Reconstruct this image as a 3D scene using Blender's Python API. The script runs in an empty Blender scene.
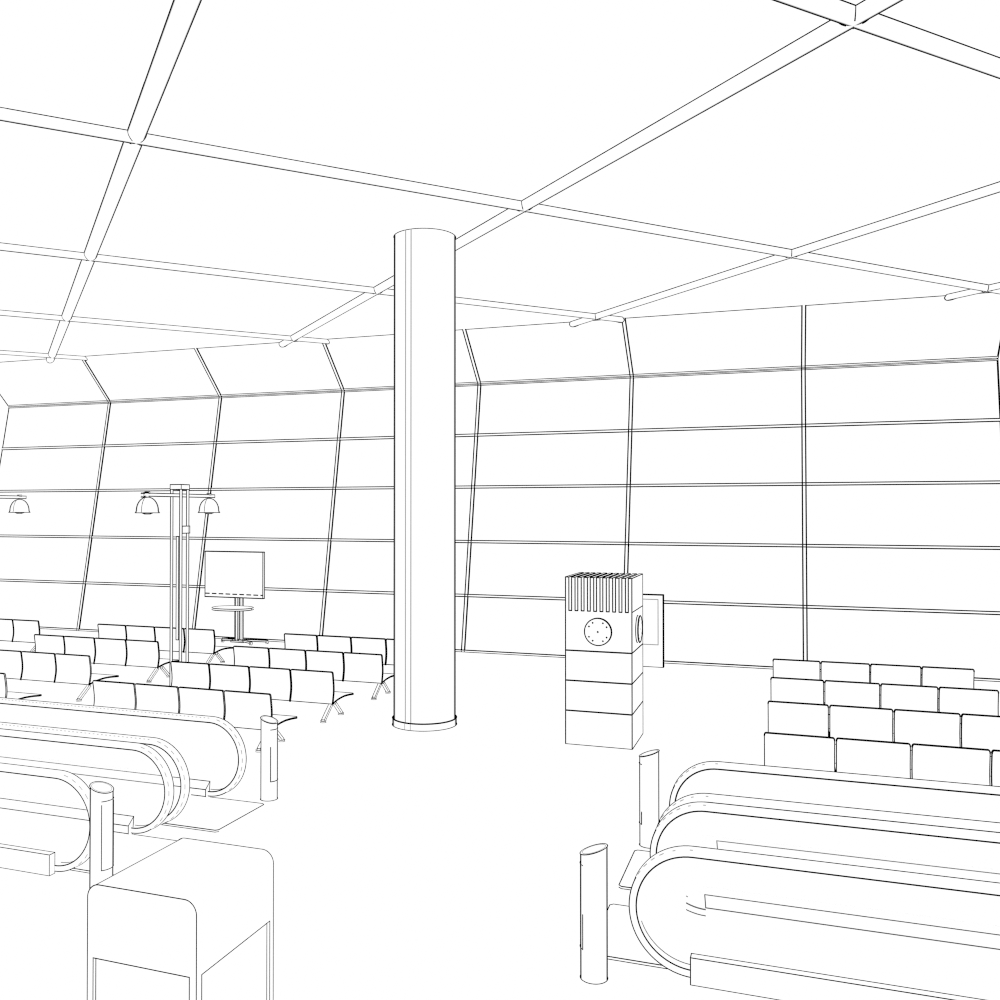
import bpy, bmesh, math
from mathutils import Vector as V, Matrix

scene = bpy.context.scene
COL = scene.collection
PI = math.pi
K = 0.00058                       # line radius per metre of distance the drawing is meant to be read from

# ------------------------------------------------------------------ materials
MATS = {}
def new_mat(name):
    m = bpy.data.materials.new(name); m.use_nodes = True
    nt = m.node_tree; nt.nodes.clear()
    out = nt.nodes.new('ShaderNodeOutputMaterial')
    MATS[name] = m
    return m, nt, out

def flat(name, col):
    m, nt, out = new_mat(name)
    e = nt.nodes.new('ShaderNodeEmission')
    e.inputs[0].default_value = (*col, 1); e.inputs[1].default_value = 1
    nt.links.new(e.outputs[0], out.inputs[0])
    return m
WHITE = flat('white_paper_surface', (1, 1, 1))
INK = flat('black_ink_edge', (0.0, 0.0, 0.0))
FAINT = flat('faint_grey_ink', (0.36, 0.36, 0.36))

def rim(name, axis=None, t=0.4, s=0.06):
    """white surface whose grazing rim darkens to ink (a fresnel-like falloff round the axis of a rounded form)"""
    m, nt, out = new_mat(name)
    N = nt.nodes.new; L = nt.links.new
    g = N('ShaderNodeNewGeometry')
    vec = g.outputs['Incoming']
    if axis is not None:
        d = N('ShaderNodeVectorMath'); d.operation = 'DOT_PRODUCT'
        d.inputs[1].default_value = axis; L(vec, d.inputs[0])
        sc = N('ShaderNodeVectorMath'); sc.operation = 'SCALE'
        sc.inputs[0].default_value = axis; L(d.outputs['Value'], sc.inputs['Scale'])
        su = N('ShaderNodeVectorMath'); su.operation = 'SUBTRACT'
        L(vec, su.inputs[0]); L(sc.outputs[0], su.inputs[1])
        no = N('ShaderNodeVectorMath'); no.operation = 'NORMALIZE'
        L(su.outputs[0], no.inputs[0]); vec = no.outputs[0]
    dt = N('ShaderNodeVectorMath'); dt.operation = 'DOT_PRODUCT'
    L(vec, dt.inputs[0]); L(g.outputs['Normal'], dt.inputs[1])
    mr = N('ShaderNodeMapRange'); mr.inputs['From Min'].default_value = t - s; mr.inputs['From Max'].default_value = t + s
    L(dt.outputs['Value'], mr.inputs['Value'])
    e = N('ShaderNodeEmission'); L(mr.outputs[0], e.inputs[0]); e.inputs[1].default_value = 1
    L(e.outputs[0], out.inputs[0])
    return m

def glass(name, z0, xmin=None):
    m, nt, out = new_mat(name)
    N = nt.nodes.new; L = nt.links.new
    tc = N('ShaderNodeTexCoord'); sp = N('ShaderNodeSeparateXYZ'); L(tc.outputs['Object'], sp.inputs[0])
    mr = N('ShaderNodeMapRange')
    mr.inputs['From Min'].default_value = z0 - .003; mr.inputs['From Max'].default_value = z0 + .003
    mr.inputs['To Min'].default_value = 0.12; mr.inputs['To Max'].default_value = 1.0
    L(sp.outputs['Z'], mr.inputs['Value'])
    tr = N('ShaderNodeBsdfTransparent'); e = N('ShaderNodeEmission')
    e.inputs[0].default_value = (1, 1, 1, 1)
    mx = N('ShaderNodeMixShader')
    fac = mr.outputs[0]
    if xmin is not None:                      # the rounded end is frosted all over
        lt = N('ShaderNodeMath'); lt.operation = 'LESS_THAN'; lt.inputs[1].default_value = xmin; L(sp.outputs['X'], lt.inputs[0])
        mxm = N('ShaderNodeMath'); mxm.operation = 'MAXIMUM'; L(fac, mxm.inputs[0]); L(lt.outputs[0], mxm.inputs[1]); fac = mxm.outputs[0]
    L(fac, mx.inputs[0]); L(tr.outputs[0], mx.inputs[1]); L(e.outputs[0], mx.inputs[2])
    L(mx.outputs[0], out.inputs[0])
    return m

# ------------------------------------------------------------------ mesh building
class MB:
    def __init__(self, r=0.008):
        self.v = []; self.f = []; self.m = []; self.sm = []; self.mats = []; self.r = r
    def mi(self, mat):
        if mat not in self.mats: self.mats.append(mat)
        return self.mats.index(mat)
    def face(self, pts, mat=None, smooth=False):
        i = len(self.v); self.v += [tuple(p) for p in pts]
        self.f.append(list(range(i, i + len(pts)))); self.m.append(self.mi(mat or WHITE)); self.sm.append(smooth)
    def grid(self, rows, mat=None, smooth=False, close=False):
        """rows: list of equal-length point lists, welded quads"""
        mi = self.mi(mat or WHITE); n = len(rows[0]); i0 = len(self.v)
        for r in rows: self.v += [tuple(p) for p in r]
        nn = n if close else n - 1
        for a in range(len(rows) - 1):
            for b in range(nn):
                c = (b + 1) % n
                self.f.append([i0 + a*n + b, i0 + a*n + c, i0 + (a+1)*n + c, i0 + (a+1)*n + b])
                self.m.append(mi); self.sm.append(smooth)
    # ink
    def line(self, a, b, r=None, mat=None):
        a = V(a); b = V(b); d = b - a
        if d.length < 1e-6: return
        r = r or self.r; d.normalize()
        up = V((0, 0, 1)) if abs(d.z) < 0.9 else V((1, 0, 0))
        s = d.cross(up).normalized(); t = d.cross(s)
        a = a - d*r*0.5; b = b + d*r*0.5
        ra = [a + s*r, a + t*r, a - s*r, a - t*r]; rb = [b + s*r, b + t*r, b - s*r, b - t*r]
        mi = self.mi(mat or INK); i = len(self.v)
        self.v += [tuple(p) for p in ra + rb]
        for k in range(4):
            self.f.append([i+k, i+(k+1) % 4, i+4+(k+1) % 4, i+4+k]); self.m.append(mi); self.sm.append(False)
        self.f.append([i+3, i+2, i+1, i]); self.m.append(mi); self.sm.append(False)
        self.f.append([i+4, i+5, i+6, i+7]); self.m.append(mi); self.sm.append(False)
    def poly(self, pts, close=False, r=None, mat=None):
        for a, b in zip(pts, pts[1:]): self.line(a, b, r, mat)
        if close: self.line(pts[-1], pts[0], r, mat)
    def dashes(self, pts, on, off, r=None, mat=None, phase=0.0):
        s = phase; per = on + off
        for a, b in zip(pts, pts[1:]):
            a = V(a); b = V(b); L = (b - a).length
            if L < 1e-9: continue
            d = (b - a)/L; x = 0.0
            while x < L:
                ph = (s + x) % per
                if ph < on:
                    e = min(L, x + on - ph); self.line(a + d*x, a + d*e, r, mat); x = e + 1e-6
                else: x += per - ph + 1e-6
            s += L
    # solids
    def box(self, p0, p1, ink=True, r=None, skip=()):
        x0, y0, z0 = p0; x1, y1, z1 = p1
        c = [(x0,y0,z0),(x1,y0,z0),(x1,y1,z0),(x0,y1,z0),(x0,y0,z1),(x1,y0,z1),(x1,y1,z1),(x0,y1,z1)]
        self.hexa(c, ink, r, skip)
    def hexa(self, c, ink=True, r=None, skip=(), mat=None):
        for q in ((0,3,2,1),(4,5,6,7),(0,1,5,4),(1,2,6,5),(2,3,7,6),(3,0,4,7)):
            self.face([c[k] for k in q], mat)
        if ink:
            for i, (a, b) in enumerate(((0,1),(1,2),(2,3),(3,0),(4,5),(5,6),(6,7),(7,4),(0,4),(1,5),(2,6),(3,7))):
                if i not in skip: self.line(c[a], c[b], r)
    def prism(self, prof, ax, a, b, ink='all', r=None, inkidx=None, caps=True):
        """prof: closed list of 2D points; extruded along axis ax ('X','Y','Z') from a to b"""
        def P(q, t):
            return {'X': (t, q[0], q[1]), 'Y': (q[0], t, q[1]), 'Z': (q[0], q[1], t)}[ax]
        A = [P(q, a) for q in prof]; B = [P(q, b) for q in prof]; n = len(prof)
        for k in range(n):
            self.face([A[k], A[(k+1) % n], B[(k+1) % n], B[k]])
        if caps: self.face(A[::-1]); self.face(B)
        if ink:
            self.poly(A, True, r); self.poly(B, True, r)
            for k in (range(n) if inkidx is None else inkidx): self.line(A[k], B[k], r)
    def beam(self, a, b, w, h, ink=True, r=None):
        """rectangular bar between two points"""
        a = V(a); b = V(b); d = (b-a).normalized()
        up = V((0,0,1)) if abs(d.z) < 0.95 else V((0,1,0))
        s = d.cross(up).normalized()*w/2; t = s.cross(d).normalized()*h/2
        c = [a-s-t, a+s-t, a+s+t, a-s+t, b-s-t, b+s-t, b+s+t, b-s+t]
        self.hexa(c, ink, r)
    def cyl(self, c, r, z0, z1, mat, n=48, top=None, bottom_ring=True, top_ring=True, cap=True, ir=None):
        """upright round form; top: function(angle)->z for a slanted cut"""
        A = []; B = []
        for k in range(n):
            a = 2*PI*k/n; x = c[0] + r*math.cos(a); y = c[1] + r*math.sin(a)
            A.append((x, y, z0)); B.append((x, y, top(x, y) if top else z1))
        self.grid([A, B], mat, True, True)
        if cap: self.face(B); self.face(A[::-1])
        if bottom_ring: self.poly(A, True, ir)
        if top_ring: self.poly(B, True, ir)
        return A, B
    def lathe(self, c, prof, mat, n=40, smooth=True):
        rows = []
        for (r, z) in prof:
            rows.append([(c[0]+r*math.cos(2*PI*k/n), c[1]+r*math.sin(2*PI*k/n), c[2]+z) for k in range(n)])
        self.grid(rows, mat, smooth, True)
    def build(self, name, parent=None, loc=None):
        me = bpy.data.meshes.new(name)
        me.from_pydata(self.v, [], self.f); me.update()
        for m in self.mats: me.materials.append(m)
        me.polygons.foreach_set('material_index', self.m)
        me.polygons.foreach_set('use_smooth', self.sm)
        # make every white shell face outwards (closed pieces only matter to the smooth rims)
        o = bpy.data.objects.new(name, me); COL.objects.link(o)
        if parent: o.parent = parent
        if loc: o.location = loc
        return o

def tag(o, label, cat, group=None, kind=None):
    o['label'] = label; o['category'] = cat
    if group: o['group'] = group
    if kind: o['kind'] = kind
    return o
def thing(name, label, cat, loc, group=None):
    o = bpy.data.objects.new(name, None); COL.objects.link(o); o.location = loc
    o.empty_display_size = 0.2
    return tag(o, label, cat, group)
def copy_tree(o, parent=None, loc=None, depth=0):
    c = o.copy(); COL.objects.link(c)
    if parent: c.parent = parent
    if loc is not None: c.location = loc
    for ch in list(o.children): copy_tree(ch, c, None, depth+1)
    return c

AX_Z = (0, 0, 1)
U = V((4.033, 4.311, 0))*0.9959; W = V((-4.609, 4.322, 0))*0.9959          # the two directions of the ceiling ribs
u_ = U.normalized(); w_ = W.normalized()
RIM_COL = rim('round_column_white', AX_Z, 0.31, 0.05)
RIM_POST = rim('round_bollard_white', AX_Z, 0.42, 0.06)
RIM_U = rim('round_ceiling_rib_white', tuple(u_), 0.49, 0.08)
RIM_W = rim('round_ceiling_rib_cross_white', tuple(w_), 0.49, 0.08)
RIM_TUBE = rim('thin_tube_white', (0, 0, 1), 0.86, 0.07)
RIM_DOME = rim('lamp_dome_white', None, 0.43, 0.07)
RIM_BIN = rim('rounded_cabinet_corner_white', (0, 1, 0), 0.30, 0.05)
GLASS_A = glass('clear_glass_with_frosted_top', 0.752)
GLASS_B = glass('clear_glass_with_frosted_end', 0.752, -0.045)
GLASS_C = glass('frosted_glass', 0.3)
GLASS_D = glass('clear_glass', 9.0)

# ------------------------------------------------------------------ the room
YW, YT, YK = 23.165, 23.255, 24.55                     # back wall: foot, head, fold
def Yb(x): return YW
ZC = 8.68; ZK = 7.365
def wall_pt(x, z, off=0.0):
    """point on the inner face of the leaning back wall, off metres proud of it"""
    if z <= ZK: return V((x, YW + (YK-YW)*z/ZK - off, z))
    return V((x, YT + (YK-YT)*(ZC - z)/(ZC - ZK) - off, z))
XL, XR, YB = -46.0, 26.0, -12.0
m = MB(); m.face([(XL, YB, 0), (XR, YB, 0), (XR, Yb(XR)+.2, 0), (XL, Yb(XL)+.2, 0)])
tag(m.build('floor'), 'plain white polished terminal floor', 'floor', None, 'structure')
m = MB(0.012)
m.face([(XL, YB, ZC), (XL, YT, ZC), (XR, YT, ZC), (XR, YB, ZC)])
m.line((XL, YT, ZC), (XR, YT, ZC), 0.0145)
tag(m.build('ceiling'), 'plain white ceiling divided by round ribs', 'ceiling', None, 'structure')
m = MB()
for a, b in ((0, ZK), (ZK, ZC)):
    m.face([wall_pt(XL, a), wall_pt(XR, a), wall_pt(XR, b), wall_pt(XL, b)])
tag(m.build('wall_back'), 'tall white panelled back wall leaning outwards, folded in at top', 'wall', None, 'structure')

trim_no = [0]
def trim(mb, label, group):
    trim_no[0] += 1
    return tag(mb.build('trim_%d' % trim_no[0]), label, 'trim', group, 'structure')
# upright mullions
WX0, WX1 = -25.46, 4.60                                # the glazed stretch between the two end mullions
for k in range(-6, 2):
    x = 0.31 + 4.295*k
    w = 0.042; d = 0.03; rr = 0.0155
    if k == -6: x = WX0; w = 0.006; d = 0.01; rr = 0.010
    if k == 1: x = WX1; w = 0.006; d = 0.01; rr = 0.013
    m = MB(rr)
    for z0, z1 in ((0.0, ZK), (ZK, ZC)):
        a0, a1 = wall_pt(x, z0), wall_pt(x, z1); dd = V((0, -d, 0))
        wx = V((w, 0, 0))
        c = [a0-wx+dd, a0+wx+dd, a0+wx, a0-wx, a1-wx+dd, a1+wx+dd, a1+wx, a1-wx]
        m.hexa(c, True, None, (0, 1, 2, 3, 4, 5, 6, 7))
    trim(m, 'slim upright mullion bent inwards near the top of the back wall', 'upright mullions of the back wall')
# horizontal rails
for z, h in ((1.49, .062), (2.94, .062), (4.44, .062), (5.90, .066), (7.34, .032)):
    m = MB(0.0138 if z < 7 else 0.0092)
    def q(zz, off): return wall_pt(WX0, zz, off), wall_pt(WX1, zz, off)
    d = 0.03
    a, b = q(z-h/2, d); c, e = q(z+h/2, d); a2, b2 = q(z-h/2, 0); c2, e2 = q(z+h/2, 0)
    m.face([a, b, e, c]); m.face([a2, b2, b, a]); m.face([c, e, e2, c2])
    m.line(a, b); m.line(c, e)
    if z > 7:
        a, b = wall_pt(WX0, ZK+.016, d), wall_pt(WX1, ZK+.016, d); c, e = wall_pt(WX0, ZK+.05, d), wall_pt(WX1, ZK+.05, d)
        m.face([a, b, e, c]); m.line(c, e); m.line(a, b)
    trim(m, ['', 'lowest horizontal rail across the back wall', 'second horizontal rail up the back wall', 'middle horizontal rail across the back wall',
             'fourth horizontal rail up the back wall', 'double horizontal rail along the fold of the back wall'][trim_no[0] and [1.49, 2.94, 4.44, 5.90, 7.34].index(z)+1], 'horizontal rails of the back wall')
m = MB(0.0145)
m.hexa([(XL, Yb(XL)-.03, 0), (XR, Yb(XR)-.03, 0), (XR, Yb(XR), 0), (XL, Yb(XL), 0), (XL, Yb(XL)-.03, .058), (XR, Yb(XR)-.03, .058), (XR, Yb(XR), .058), (XL, Yb(XL), .058)],
       True, None, (1, 3, 2, 5, 6, 7, 8, 9, 10, 11))
tag(m.build('baseboard_back'), 'low white skirting along the foot of the back wall', 'skirting', None, 'structure')

# ceiling ribs: half-round pipes on a slanting grid
RR = 0.116
nD = V((4.312, -4.034, 0)).normalized(); nV = V((4.31, 4.63, 0)).normalized()
C0 = V((-8.03*0.9959, 9.62*0.9959, ZC)) - nD*RR + nV*RR
# plane of the upper wall: through wall_pt(x,ZK),wall_pt(x,ZC)
_p0 = wall_pt(0, ZC); _pn = (wall_pt(1, ZC)-_p0).cross(wall_pt(0, ZK)-_p0).normalized()
def hit(p, d):
    t = (_p0 - p).dot(_pn)/d.dot(_pn); return p + d*t
def rib(c, d, side, mat, label, crossings=(), cut=0.0):
    m = MB(0.0088); n = 28; far = []; near = []
    for k in range(n+1):
        a = PI*k/n
        p = c + side*RR*math.cos(a) - V((0, 0, RR*math.sin(a)))
        e = hit(p, d) + d*(0.01 if not cut else -cut)
        s = p - d*((p.y - YB)/d.y) if d.y else p
        far.append(e); near.append(s)
    m.grid([near, far], mat, True)
    m.face(far)
    # contact lines, thicker towards the far end would be an artefact: keep one width
    for a, b in ((near[0], far[0]), (near[-1], far[-1])):     # bead along each contact line, stouter towards the wall
        N_ = 12; L_ = (b-a).length
        for i in range(N_):
            p, q_ = a.lerp(b, i/N_), a.lerp(b, (i+1)/N_)
            m.line(p, q_, 0.0048 + 0.00042*max(0, p.y))
    m.poly(far[1:-1], False, 0.014)
    for x in crossings:
        for s1 in (-1, 1):
            for s2 in (-1, 1):
                arc = []
                for k in range(0, 9):
                    a = math.radians(62)*k/8
                    arc.append(x + (u_*s1 + w_*s2)*RR*math.cos(a) - V((0, 0, RR*math.sin(a))))
                m.poly(arc, False, 0.0048+0.0004*max(0, x.y))
    trim(m, label, 'round ceiling ribs')
for j in range(-4, 4):
    c = C0 + W*j
    rib(c, u_, nD, RIM_U, 'round ceiling rib of the set running away towards the clock pillar side', (), 0.24 if j == 1 else 0.0)
for i in range(-3, 6):
    c = C0 + U*i
    cr = [c + W*j for j in range(-4, 4)]
    cr = [p for p in cr if YB < p.y < Yb(p.x) - 0.2]
    rib(c, w_, nV, RIM_W, 'round ceiling rib of the set running away towards the lamp post side', cr, {3: 0.19, 2: 0.06}.get(i, 0.0))

# ------------------------------------------------------------------ column
cx, cy = -6.152, 15.17
t = thing('column', 'tall plain round white column rising from floor to ceiling', 'column', (cx, cy, 0))
m = MB(0.0088)
A, B = m.cyl((0, 0), 0.553, 0.10, ZC, RIM_COL, 96, bottom_ring=False, top_ring=True, ir=0.009)
def col_seam(r, lat):
    d = V((-cx, -cy, 0)).normalized(); rt = V((-d.y, d.x, 0))   # towards the aisle, and across it
    s = lat; return d*math.sqrt(1-s*s)*r + rt*s*r
seams = (-0.60, -0.43)
for s in seams:
    p = col_seam(0.553, s); m.line((p.x, p.y, .13), (p.x, p.y, ZC), 0.0095, FAINT)
m.build('shaft', t)
m = MB(0.0088)
m.cyl((0, 0), 0.572, 0, 0.12, RIM_COL, 96)
inner = [(0.557*math.cos(2*PI*k/96), 0.557*math.sin(2*PI*k/96), 0.122) for k in range(96)]
m.poly(inner, True, 0.010)
for s in seams:
    p = col_seam(0.572, s); m.line((p.x, p.y, 0), (p.x, p.y, .12), 0.006, FAINT)
m.build('base_ring', t)

# ------------------------------------------------------------------ clock pillar
kx0, kx1, ky0, ky1 = -3.463, -2.385, 14.64, 15.75
t = thing('clock_pillar', 'tall square white pillar with round clock faces and slotted top', 'clock pillar', ((kx0+kx1)/2, (ky0+ky1)/2, 0))
hx = (kx1-kx0)/2; hy = (ky1-ky0)/2; RK = 0.0088
gap = 0.006
def seam_block(name, z0, z1, top_edge=True):
    m = MB(RK)
    m.box((-hx, -hy, z0), (hx, hy, z1), True, None, () )
    return m.build(name, t)
seam_block('base_block', 0.0, 0.548-gap/2)
seam_block('middle_block', 0.548+gap/2, 1.036-gap/2)
seam_block('upper_block', 1.036+gap/2, 1.523-gap/2)
ZG = 2.17; cz = 1.845; cr = 0.217; dep = 0.042
m = MB(RK); m.box((-hx, -hy, 1.523+gap/2), (hx, hy, ZG), True, None, (4, 6, 7))
cblock = m.build('clock_block', t)
fx = V((1, 0, 0)); fy = V((0, 1, 0))
def clock_face(o, ex, nrm):
    """shallow round drum standing proud of the pillar, with hour dots"""
    m = MB(0.0085 if abs(nrm.x) < .5 else 0.012); n = 56
    ring = [o + ex*cr*math.cos(2*PI*k/n) + V((0, 0, cz + cr*math.sin(2*PI*k/n))) for k in range(n)]
    front = [p + nrm*dep for p in ring]
    m.grid([ring, front], WHITE, False, True); m.face(front)
    m.poly(ring, True); m.poly(front, True)
    for h in [0, 1, 2, 4, 5, 7, 8, 10, 11]:
        a = PI/2 - h*PI/6; rr = 0.0 if h == 0 else 0.165
        p = o + ex*rr*math.cos(a) + V((0, 0, cz + rr*math.sin(a))) + nrm*(dep + 0.003)
        q_ = 0.020 if h == 0 else 0.0175
        m.face([p + ex*q_, p + V((0, 0, q_)), p - ex*q_, p - V((0, 0, q_))], INK)
    return m.build('clock_face', cblock)
clock_face(V((.0, -hy, 0)), fx, V((0, -1, 0)))
clock_face(V((hx, 0, 0)), fy, V((1, 0, 0)))
# slotted top: eleven fins over the clock block
NF = 11; fw = 0.0565; pitch = (2*hx - fw)/(NF-1)
for k in range(NF):
    x0 = -hx + k*pitch; m = MB(0.0088)
    m.box((x0, -hy, ZG), (x0+fw, hy, 2.712), True, None, (0, 1, 2, 3) if k < NF-1 else (0, 2, 3))
    if k < NF-1: m.line((x0+fw, -hy, ZG), (x0+pitch, -hy, ZG), 0.010)
    m.build('fin', t)

# ------------------------------------------------------------------ information totem behind the clock pillar
t = thing('information_totem', 'flat upright white display totem half hidden behind the clock pillar', 'display totem', (-3.352, 22.50, 0))
m = MB(0.0135); m.box((-0.44, -0.02, 0), (0.44, 0.09, 1.748)); m.build('panel', t)
m = MB(0.0085)
m.face([(-.32, -.024, .544), (.32, -.024, .544), (.32, -.024, 1.638), (-.32, -.024, 1.638)])
m.poly([(-.32, -.024, .544), (.32, -.024, .544), (.32, -.024, 1.638), (-.32, -.024, 1.638)], True, 0.011, FAINT)
m.build('screen', t)

# ------------------------------------------------------------------ moving walkways
RI, RO, ZM = 0.455, 0.513, 0.537
HW = 0.045
def walkway(label, yc, side, x_end, far_x, near_cover, dots=False):
    """side=+1: machine runs towards +X from its end at x_end; -1: towards -X. Local origin at (x_end, yc, 0)"""
    t = thing('moving_walkway', label, 'moving walkway', (x_end, yc, 0), 'moving walkways')
    L = abs(far_x - x_end)*side
    s = side
    for which in (-1, 1):
        yr = which*0.60
        r0 = 0.0052*(yc+which*.6)/8.9
        d = yc + yr
        m = MB(K*d*1.0)
        # path: along the top towards the newel, round it, short stub below
        xc = 0.012 if s > 0 else 0.0
        stations = [(L, 1.05, 0)]
        path = []       # (x, z outward normal x, z)
        path.append((L, None, 0.0))
        def pt(r, phi, y): return V((xc - s*r*math.sin(phi), y, ZM + r*math.cos(phi)))
        NSEG = 40
        def profile(r):
            return [V((L, 0, ZM + r))] + [pt(r, PI*k/NSEG, 0) for k in range(NSEG+1)] + [V((xc + s*0.03, 0, ZM - r))]
        po = profile(RO); pi_ = profile(RI)
        yA, yB_ = yr - HW, yr + HW
        def at_y(ps, y): return [V((p.x, y, p.z)) for p in ps]
        oN, oF, iN, iF = at_y(po, yA), at_y(po, yB_), at_y(pi_, yA), at_y(pi_, yB_)
        m.grid([oN, oF]); m.grid([iN, iF]); m.grid([oN, iN]); m.grid([oF, iF])
        m.face([oN[-1], oF[-1], iF[-1], iN[-1]])
        # edges
        thin = K*d*0.95
        hid = which < 0 and not near_cover           # the far rail of the pair stands close behind its neighbour
        e_ = 37 if hid else len(oF)
        m.poly(oF[:e_], False, thin*1.1); m.poly(iN[:e_], False, K*d*1.25)
        m.poly(iF[:27] if (s > 0 and which > 0) else iF[:e_], False, thin*1.1)
        lim = 64 if s > 0 else 152
        k0 = max(1, int(NSEG*lim/180)) + 1
        m.poly(oN[k0:e_], False, thin)
        if s > 0:
            m.dashes(oN[7:k0+1], 0.035, 0.05, thin*0.8, FAINT)
            m.dashes(oN[1:7], 0.02, 0.12, thin*0.8, FAINT)
        else:
            m.dashes(oN[4:k0+1], 0.05, 0.06, thin*0.8, FAINT)
            if dots:
                a = oN[1]; b = V((a.x + s*6.0, a.y, a.z))
                m.dashes([a, b], 0.018, 0.045, thin*0.7, FAINT)
        if near_cover or which > 0: m.line(oN[-1], iN[-1], thin)
        m.build('handrail', t)
        # glass balustrade
        m = MB(); th = 0.006
        rb = RI - 0.045                       # clear band next to the handrail, panel inside it
        def loop(r): return [V((L, yr, ZM + r))] + [V((p.x, yr, p.z)) for p in [pt(r, PI*k/NSEG, 0) for k in range(NSEG+1)]] + [V((L, yr, ZM - r))]
        outer_, fr = loop(RI), loop(rb)
        g_ = GLASS_C if (which > 0 and not near_cover) else (GLASS_B if s > 0 else GLASS_A)
        kk = 1 + int(NSEG*(0.62 if s > 0 else 0.55))
        m.grid([outer_[:kk+1], fr[:kk+1]], g_); m.grid([outer_[kk:], fr[kk:]], GLASS_D)
        m.face(fr, GLASS_C if (which > 0 and not near_cover) else (GLASS_B if s > 0 else GLASS_A))
        g = m.build('glass_balustrade', t)
        # inner skirting, sloping top, on the belt side
        m = MB(K*d)
        sgn = -which
        ya, yb = yr + sgn*0.02, yr + sgn*0.095
        P = lambda x, y, z: V((x, y, z))
        x0 = 0.0
        if which > 0:
            zt, zf = 0.209, 0.120
            c = [P(x0 + s*0.015, ya, 0.0), P(x0+s*0.015, yb, 0.0), P(x0+s*0.015, yb, zf), P(x0, ya, zt)]
        else:
            zt, zf = 0.2, 0.11
            c = [P(x0, ya, 0.0), P(x0, yb, 0.0), P(x0, yb, zf), P(x0, ya, zt)]
        e = [p + V((L, 0, 0)) for p in c]
        for k in range(4): m.face([c[k], c[(k+1) % 4], e[(k+1) % 4], e[k]])
        m.face(c)
        if which > 0:
            m.line(c[3], e[3]); m.line(c[2], e[2]); m.line(c[3], c[2])
            if s < 0:
                m.poly([c[2], c[1], c[0], c[3]])
                m.line(c[1] + V((0, 0, .03)), c[1] + V((s*0.22, 0, .03)), K*d*0.9)
        m.build('inner_skirting', t)
        if which < 0 and near_cover:
            m = MB(K*d*0.9)
            y0, y1 = yr - 0.118, yr - 0.042
            xs = sorted((0.0, L))
            m.box((xs[0], y0, 0), (xs[1], y1, 0.217), True, None, (1, 3, 2) if False else (2,))
            m.build('outer_cover', t)
    # moving belt
    m = MB(); xs = sorted((0.3*s, L))
    m.box((xs[0], -0.52, 0.0), (xs[1], 0.52, 0.008), False); m.build('belt', t)
    # landing plate
    m = MB(K*yc*0.95)
    xa = -0.875*s; xb = 0.3*s; hw = 0.52; ch = 0.03; zt = 0.024
    pr = [(xa, -hw+ch), (xa+s*ch, -hw), (xb, -hw), (xb, hw), (xa+s*ch, hw), (xa, hw-ch)]
    top = [V((x, y, zt)) for x, y in pr]; bot = [V((x, y, 0)) for x, y in pr]
    m.face(top)
    for k in range(6): m.face([bot[k], bot[(k+1) % 6], top[(k+1) % 6], top[k]])
    def till(p, xlim): return V((xlim, p.y, p.z))
    xf, xb_ = (0.05, 0.05) if s < 0 else ((-0.21, -0.665) if near_cover else (-0.735, -0.69))
    m.poly([till(top[1], xf), top[1], top[0], top[5], top[4], till(top[4], xb_)])
    m.poly([till(bot[1], xf), bot[1], bot[0]])
    m.build('landing_plate', t)
    return t
YA, YF = 8.277, 9.757
walkway('white moving walkway with its whole rounded glass end in view, beside the tallest-looking bollard', YA, 1, -0.77, 10, True)
walkway('white moving walkway directly in front of the flat-backed benches, below the clock pillar', YF, 1, -0.77, 10, False)
walkway('moving walkway whose rounded end sits behind the bollard beside the round-topped cabinet', YA, -1, -7.268, -22, True)
walkway('moving walkway just in front of the curved-back benches, farthest behind the round-topped cabinet', YF, -1, -7.255, -22, False, True)

# ------------------------------------------------------------------ bollards
def bollard(label, x, y, side):
    t = thing('bollard', label, 'bollard', (x, y, 0), 'round bollards at the walkway ends')
    m = MB(K*y*1.0); r = 0.111
    def top(px, py): return 1.037 + side*px*0.34
    m.cyl((0, 0), r, 0, 1, RIM_POST, 64, top=top)
    ring = [(0.094*math.cos(2*PI*k/48), 0.094*math.sin(2*PI*k/48)) for k in range(48)]
    m.poly([V((a, b, top(a, b) + 0.002)) for a, b in ring], True, K*y*0.55, FAINT)
    m.build('post', t)
    # curved reader panel turned to the aisle
    m = MB(K*y*0.9); hw = math.radians(49); n = 16; rr = r + 0.001
    base = PI if side > 0 else 0.0
    arc = [(rr*math.cos(base + hw*(2*k/n-1)), rr*math.sin(base + hw*(2*k/n-1))) for k in range(n+1)]
    m.grid([[(a, b, .25) for a, b in arc], [(a, b, .925) for a, b in arc]], RIM_POST, True)
    m.poly([(a, b, .25) for a, b in arc]); m.poly([(a, b, .925) for a, b in arc])
    zt = {7.42: .89, 10.55: .70}[y] if side < 0 else {7.42: .53, 10.55: .39}[y]
    for a, b in (arc[0], arc[-1]):
        m.line((a, b, .25), (a, b, zt), K*y*1.1)
    m.build('reader_panel', t)
bollard('round white bollard directly behind the round-topped cabinet', -6.478, 7.42, -1)
bollard('round white bollard between the curved-back benches and the landing plate', -6.487, 10.55, -1)
bollard('largest-looking round white bollard, alone at the bottom edge of the scene', -1.522, 7.42, 1)
bollard('round white bollard just below the clock pillar', -1.526, 10.55, 1)

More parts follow.
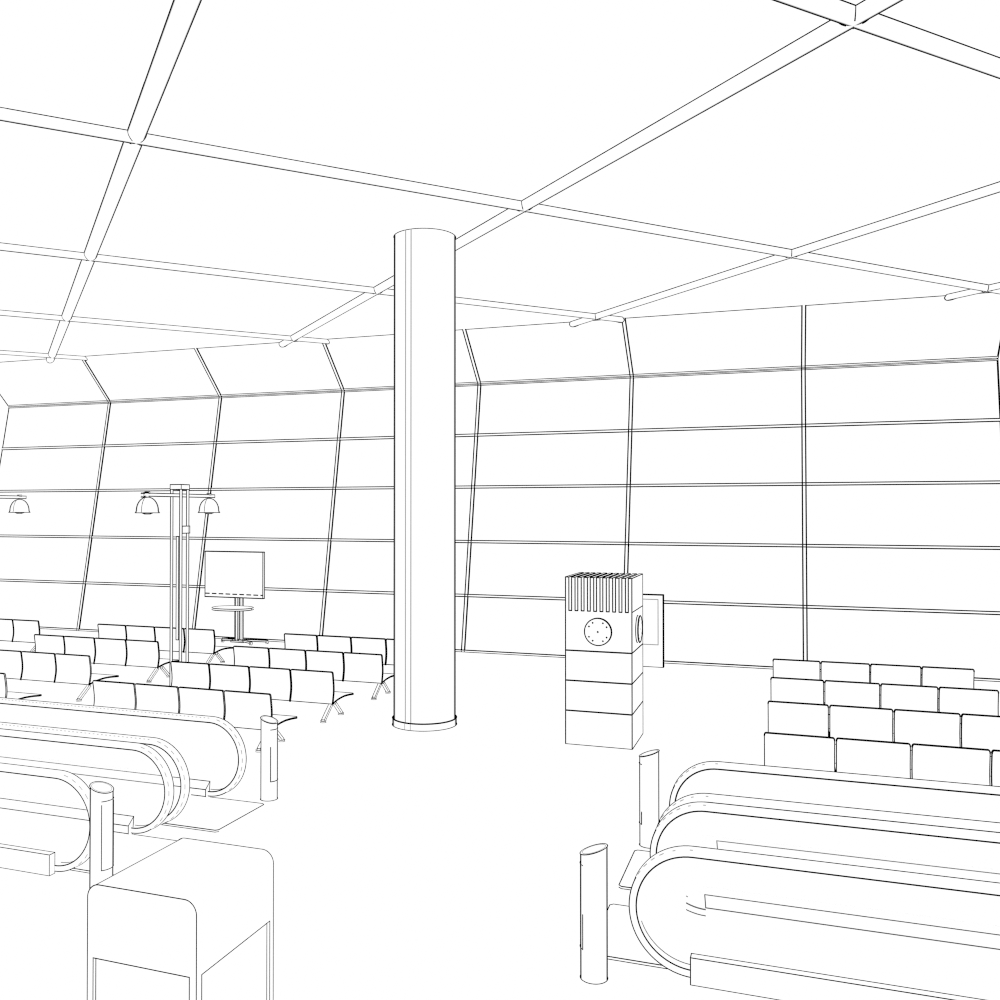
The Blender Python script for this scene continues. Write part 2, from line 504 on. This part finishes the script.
# ------------------------------------------------------------------ benches
BW = 0.88
back_prof = [(.162, .300), (.178, .35), (.190, .41), (.203, .475), (.208, .54), (.205, .62), (.194, .70), (.183, .77), (.172, .835)]
top_z = 0.872
def bench(label, loc, group, di, sd=1.1):
    t = thing('waiting_bench', label, 'bench', loc, group)
    rl = K*di
    # one seat pad and one backrest, then copies
    m = MB(rl*1.1); hw = BW/2 - 0.011
    st = [(y, z, hw) for y, z in back_prof]
    cr_ = 0.022
    for k in range(1, 6):
        a = PI/2*k/5
        st.append((.172 - .006*math.sin(a), .835 + (top_z-.835)*math.sin(a), hw - cr_*(1-math.cos(a))))
    th = 0.026
    rear = [[V((-w, y, z)), V((w, y, z))] for y, z, w in st]
    front = [[V((-w, y+th, z)), V((w, y+th, z))] for y, z, w in st]
    m.grid(rear); m.grid(front)
    m.grid([[p[0] for p in rear], [p[0] for p in front]]); m.grid([[p[1] for p in rear], [p[1] for p in front]])
    m.grid([rear[-1], front[-1]]); m.grid([rear[0], front[0]])
    for sh in (rear, front):
        for q in (0, 1):
            ps = [p[q] for p in sh]; m.poly(ps[:len(back_prof)], False, rl*sd); m.poly(ps[len(back_prof)-1:])
    m.line(rear[-1][0], rear[-1][1]); m.line(front[-1][0], front[-1][1])
    m.line(rear[0][0], rear[0][1], rl*0.7)
    b0 = m.build('backrest', t)
    m = MB(rl*1.0)
    sp = [(.166, .296), (.27, .322), (.385, .341), (.51, .352), (.635, .356), (.74, .351), (.86, .341), (.975, .327)]
    ss = [(y, z, hw) for y, z in sp]
    for k in range(1, 6):
        a = PI/2*k/5
        ss.append((.975 + .12*math.sin(a), .327 - .016*math.sin(a), hw - .09*(1-math.cos(a))))
    tk = 0.015
    up = [[V((-w, y, z+tk/2)), V((w, y, z+tk/2))] for y, z, w in ss]
    lo = [[V((-w, y, z-tk/2)), V((w, y, z-tk/2))] for y, z, w in ss]
    m.grid(up); m.grid(lo)
    m.grid([[p[0] for p in up], [p[0] for p in lo]]); m.grid([[p[1] for p in up], [p[1] for p in lo]])
    m.grid([up[-1], lo[-1]]); m.grid([up[0], lo[0]])
    for side_ in (0, 1):
        m.poly([p[side_] for p in up]); m.poly([p[side_] for p in lo])
    m.line(up[-1][0], up[-1][1]); m.line(lo[-1][0], lo[-1][1])
    s0 = m.build('seat', t)
    for k in range(4):
        x = (k-1.5)*BW
        for o in (b0, s0):
            if k == 0: o.location = (x, 0, 0)
            else:
                c = o.copy(); COL.objects.link(c); c.parent = t; c.location = (x, 0, 0)
    m = MB(); m.box((-1.66, .50, .285), (1.66, .56, .335), False); m.build('seat_beam', t)
    for sx in (-1, 1):
        x = sx*1.655
        for (ya, yb) in ((.285, .0), (.43, .685)):
            m = MB(rl*0.62)
            a = V((x, ya, .262)); b = V((x, yb, 0.03))
            m.beam(a, b, 0.058, 0.045)
            lg = m.build('leg', t); m = MB(rl*0.62)
            m.cyl((x, yb), 0.05, 0, 0.026, WHITE, 16, ir=rl*0.6)
            m.line((x-.05, yb, 0), (x-.05, yb, .026)); m.line((x+.05, yb, 0), (x+.05, yb, .026))
            m.build('foot', lg)
    return t
ROWS = (12.55, 14.655, 16.77, 18.87)
GL = 'waiting benches on the lamp post side'; GR = 'waiting benches in the block behind the walkway'
def place(src, label, loc, group):
    c = copy_tree(src, None, loc); tag(c, label, 'bench', group); return c
XC = {0: -20.47, 1: -15.02, 2: -9.555, 'R': 1.41}
b1 = bench('curved-back four-seat bench nearest the walkway, a bollard standing before its end', (XC[2], ROWS[0], 0), GL, 15.3)
place(b1, 'four-seat bench at the picture edge showing only one end over the walkway handrail', (XC[1], ROWS[0], 0), GL)
b2 = bench('four-seat bench in the second row, its splayed legs standing left of the column', (XC[2], ROWS[1], 0), GL, 17.4)
place(b2, 'four-seat bench in the second row, cut by the picture edge, three backs showing', (XC[1], ROWS[1], 0), GL)
b3 = bench('four-seat bench in the third row, its leg end touching the column outline', (XC[2], ROWS[2], 0), GL, 20)
place(b3, 'four-seat bench in the third row, across the lamp post from the column', (XC[1], ROWS[2], 0), GL)
b4 = bench('four-seat bench in the last row, partly hidden behind the column', (XC[2], ROWS[3], 0), GL, 23)
place(b4, 'four-seat bench in the last row, directly behind the lamp post', (XC[1], ROWS[3], 0), GL)
place(b4, 'last-row four-seat bench under the lone dome lamp', (XC[0], ROWS[3], 0), GL)
b5 = bench('flat-backed four-seat bench right behind the walkway handrail, lowest of its block', (XC['R'], ROWS[0], 0), GR, 13.6, 0.72)
b6 = bench('four-seat bench with flat square backs, second row behind the walkway handrail', (XC['R'], ROWS[1], 0), GR, 15.7, 0.72)
b7 = bench('four-seat bench with flat square backs, third row, one ahead of the wall row', (XC['R'], ROWS[2], 0), GR, 17.5, 0.72)
b8 = bench('four-seat bench with flat square backs, last row nearest the back wall', (XC['R'], ROWS[3], 0), GR, 19.5, 0.72)

# ------------------------------------------------------------------ lamp posts
def lamp_post(label, x, y):
    t = thing('lamp_post', label, 'lamp post', (x, y, 0), 'twin lamp posts among the benches')
    rl = K*20*0.9
    h = 0.1365; pw = 0.072
    for sx, sy in ((-1, -1), (1, -1), (1, 1)):
            m = MB(rl*0.9)
            m.cyl((sx*(h-.020), sy*(h-.020)), .034, 0, 4.24, RIM_TUBE, 32, ir=rl*.6); m.build('upright', t)
    m = MB(rl*0.9); m.box((-h-.004, -h-.004, 4.24), (h+.004, h+.004, 4.343)); m.build('cap', t)
    m = MB(rl*0.9); m.box((-.01, -.10, 1.05), (.05, -.02, 3.24)); m.build('core_panel', t)
    m = MB(rl*0.9); m.box((h-.05, -.11, 3.31), (h+.012, h+.012, 3.46)); m.build('collar', t)
    m = MB(rl*0.85)
    m.box((-.03, -1.19, 4.084), (.03, 1.22, 4.146)); m.build('arm', t)
    for s in (-1, 1):
        yl = s*1.045
        m = MB(rl)
        prof = [(0.012, .328)]
        for k in range(1, 13):
            a = PI/2*k/12
            prof.append((0.222*math.sin(a)**0.95, .04 + .288*math.cos(a)))
        prof.append((0.238, 0.0))
        m.lathe((0, yl, 3.746), prof[::-1], RIM_DOME, 48)
        ring = [(0.238*math.cos(2*PI*k/48), yl + .238*math.sin(2*PI*k/48), 3.746) for k in range(48)]
        m.poly(ring, True, rl*0.7); m.face(ring)
        mer = [V((r*.147*1.005, yl - r*.985*1.005, 3.746+z)) for r, z in prof]
        m.poly(mer, False, rl*0.6)
        sh = m.build('lamp_shade', t)
        m = MB(rl*0.7)
        m.lathe((0, yl, 3.746), [(0.11*math.cos(PI/2*k/5), -.032*math.sin(PI/2*k/5)) for k in range(6)], RIM_DOME, 24)
        rg = [(.10*math.cos(2*PI*k/24), yl+.10*math.sin(2*PI*k/24), 3.738) for k in range(24)]
        m.poly(rg, True)
        rg = [(.06*math.cos(2*PI*k/24), yl+.06*math.sin(2*PI*k/24), 3.72) for k in range(24)]
        m.poly(rg, True); m.build('bulb', sh)
        m = MB(rl*0.9)
        m.cyl((0, yl), 0.05, 4.14, 4.168, WHITE, 16); m.build('hub', t)
    if True:
        m = MB(rl*1.2)
        m.cyl((.0, -1.09), 0.05, 4.06, 4.150, WHITE, 16)
        m.cyl((.0, -1.18), 0.035, 4.065, 4.14, WHITE, 12)
        m.build('arm_joint', t)
    return t
lp = lamp_post('tall lamp post of thin uprights with two dome lamps, standing between benches', -12.284, 16.39)
c = copy_tree(lp, None, (-17.74, 16.39, 0))
tag(c, 'lamp post outside the picture edge, only one dome lamp of it showing', 'lamp post', 'twin lamp posts among the benches')

# ------------------------------------------------------------------ screen on a wheeled stand
t = thing('screen_stand', 'wide flat screen on a wheeled two-pole stand with small round shelf', 'screen stand', (-14.79, 22.45, 0))
rl = K*26
m = MB(rl); m.box((-1.12, -.05, 1.313), (.80, .03, 2.615)); 
m.dashes([(-1.10, -.055, 1.41), (.80, -.055, 1.402)], .13, .10, rl*1.1)
m.build('screen', t)
for x in (-.082, .065):
    m = MB(rl*0.85)
    m.box((x-.05, -.03, .08), (x+.05, .03, 1.33))
    m.line((x-.02, -.032, .08), (x-.02, -.032, 1.37), rl*0.8)
    m.build('pole', t)
m = MB(rl*0.75); pts = [(.10+.60*math.copysign(abs(math.cos(2*PI*k/40))**.8, math.cos(2*PI*k/40)), -.48+.42*math.sin(2*PI*k/40)) for k in range(40)]
lo = [V((a, b, 1.03)) for a, b in pts]; up = [V((a, b, 1.08)) for a, b in pts]
m.face(up); m.face(lo[::-1]); m.grid([lo, up], None, False, True); m.poly(up, True); m.poly(lo, True)
m.line(lo[0], up[0]); m.line(lo[20], up[20])
m.build('shelf', t)
m = MB(rl*0.8)
feet = ((.46, -.12), (.74, .28), (-.62, .10), (-.80, .42))
for fx_, fy_ in feet:
    m.beam((0, 0, .11), (fx_, fy_, .075), .07, .045)
m.box((-.2, -.12, .06), (.2, .12, .10))
ff = m.build('foot_frame', t)
for fx_, fy_ in feet:
    m = MB(rl*0.7); n = 16
    a = [V((fx_-.02, fy_+.045*math.cos(2*PI*k/n), .047+.045*math.sin(2*PI*k/n))) for k in range(n)]
    b = [p + V((.04, 0, 0)) for p in a]
    m.face(a); m.face(b[::-1]); m.grid([a, b], None, False, True); m.poly(a, True); m.poly(b, True)
    m.build('wheel', ff)

# ------------------------------------------------------------------ round-topped cabinet in the foreground
x0, x1, y0, y1, zt = -4.479, -3.608, 5.0, 5.93, 1.283
t = thing('cabinet', 'large white cabinet with rounded top corners and inset lower panels', 'cabinet', ((x0+x1)/2, (y0+y1)/2, 0))
hx = (x1-x0)/2; hy = (y1-y0)/2; cr2 = 0.093; n = 14
m = MB(K*6.3*0.95)
def arc(cx_, a0, a1): return [(cx_ + cr2*math.cos(a0+(a1-a0)*k/n), zt - cr2 + cr2*math.sin(a0+(a1-a0)*k/n)) for k in range(n+1)]
ra = arc(hx-cr2, 0, PI/2); la = arc(-hx+cr2, PI/2, PI)
outline = [(hx, 0.03)] + ra + la + [(-hx, 0.03)]
for y, flip in ((-hy, False), (hy, True)):
    q = [V((a, y, b)) for a, b in outline]
    m.face(q if not flip else q[::-1]); m.poly(q, True)
m.grid([[(a, hy, b) for a, b in ra], [(a, -hy, b) for a, b in ra]], RIM_BIN, True)
m.grid([[(a, hy, b) for a, b in la], [(a, -hy, b) for a, b in la]], RIM_BIN, True)
m.face([(hx-cr2, -hy, zt), (hx-cr2, hy, zt), (-hx+cr2, hy, zt), (-hx+cr2, -hy, zt)])
m.face([(hx, -hy, .03), (hx, hy, .03), (hx, hy, zt-cr2), (hx, -hy, zt-cr2)])
m.face([(-hx, -hy, .03), (-hx, -hy, zt-cr2), (-hx, hy, zt-cr2), (-hx, hy, .03)])
m.face([(-hx, -hy, .03), (-hx, hy, .03), (hx, hy, .03), (hx, -hy, .03)])
m.build('body', t)
m = MB(K*6.3*0.95); m.box((-hx+.03, -hy+.03, 0), (hx-.03, hy-.03, .03)); m.build('plinth', t)
m = MB(K*6.3*0.95); e = 0.002; zp = 0.79
q = [(-hx+.05, -hy-e, .08), (hx-.052, -hy-e, .08), (hx-.052, -hy-e, zp), (-hx+.05, -hy-e, zp)]
m.face(q); m.poly(q, True); m.line((-hx+.073, -hy-e, .08), (-hx+.073, -hy-e, zp)); m.build('front_panel', t)
m = MB(K*6.3*0.95)
q = [(hx+e, -hy+.055, .08), (hx+e, hy-.052, .08), (hx+e, hy-.052, zp), (hx+e, -hy+.055, zp)]
m.face(q); m.poly(q, True); m.line((hx+e, hy-.092, .08), (hx+e, hy-.092, zp)); m.build('side_panel', t)

# ------------------------------------------------------------------ light, world, camera
w = bpy.data.worlds.new('white_daylight'); scene.world = w; w.use_nodes = True
bg = w.node_tree.nodes.get('Background'); bg.inputs[0].default_value = (1, 1, 1, 1); bg.inputs[1].default_value = 1.0
scene.view_settings.view_transform = 'Standard'
scene.view_settings.look = 'None'
scene.cycles.filter_width = 1.2
scene.cycles.use_denoising = False

cam = bpy.data.cameras.new('camera'); co = bpy.data.objects.new('camera', cam); COL.objects.link(co)
cam.sensor_width = 36.0; cam.lens = 916.57/1000*36.0
cam.shift_x = (500-463.27)/1000
cam.clip_start = 0.05; cam.clip_end = 500
co.location = (0, 0, 3.8)
co.rotation_euler = (math.radians(90+0.6346), 0, math.radians(19.6637))
scene.camera = co
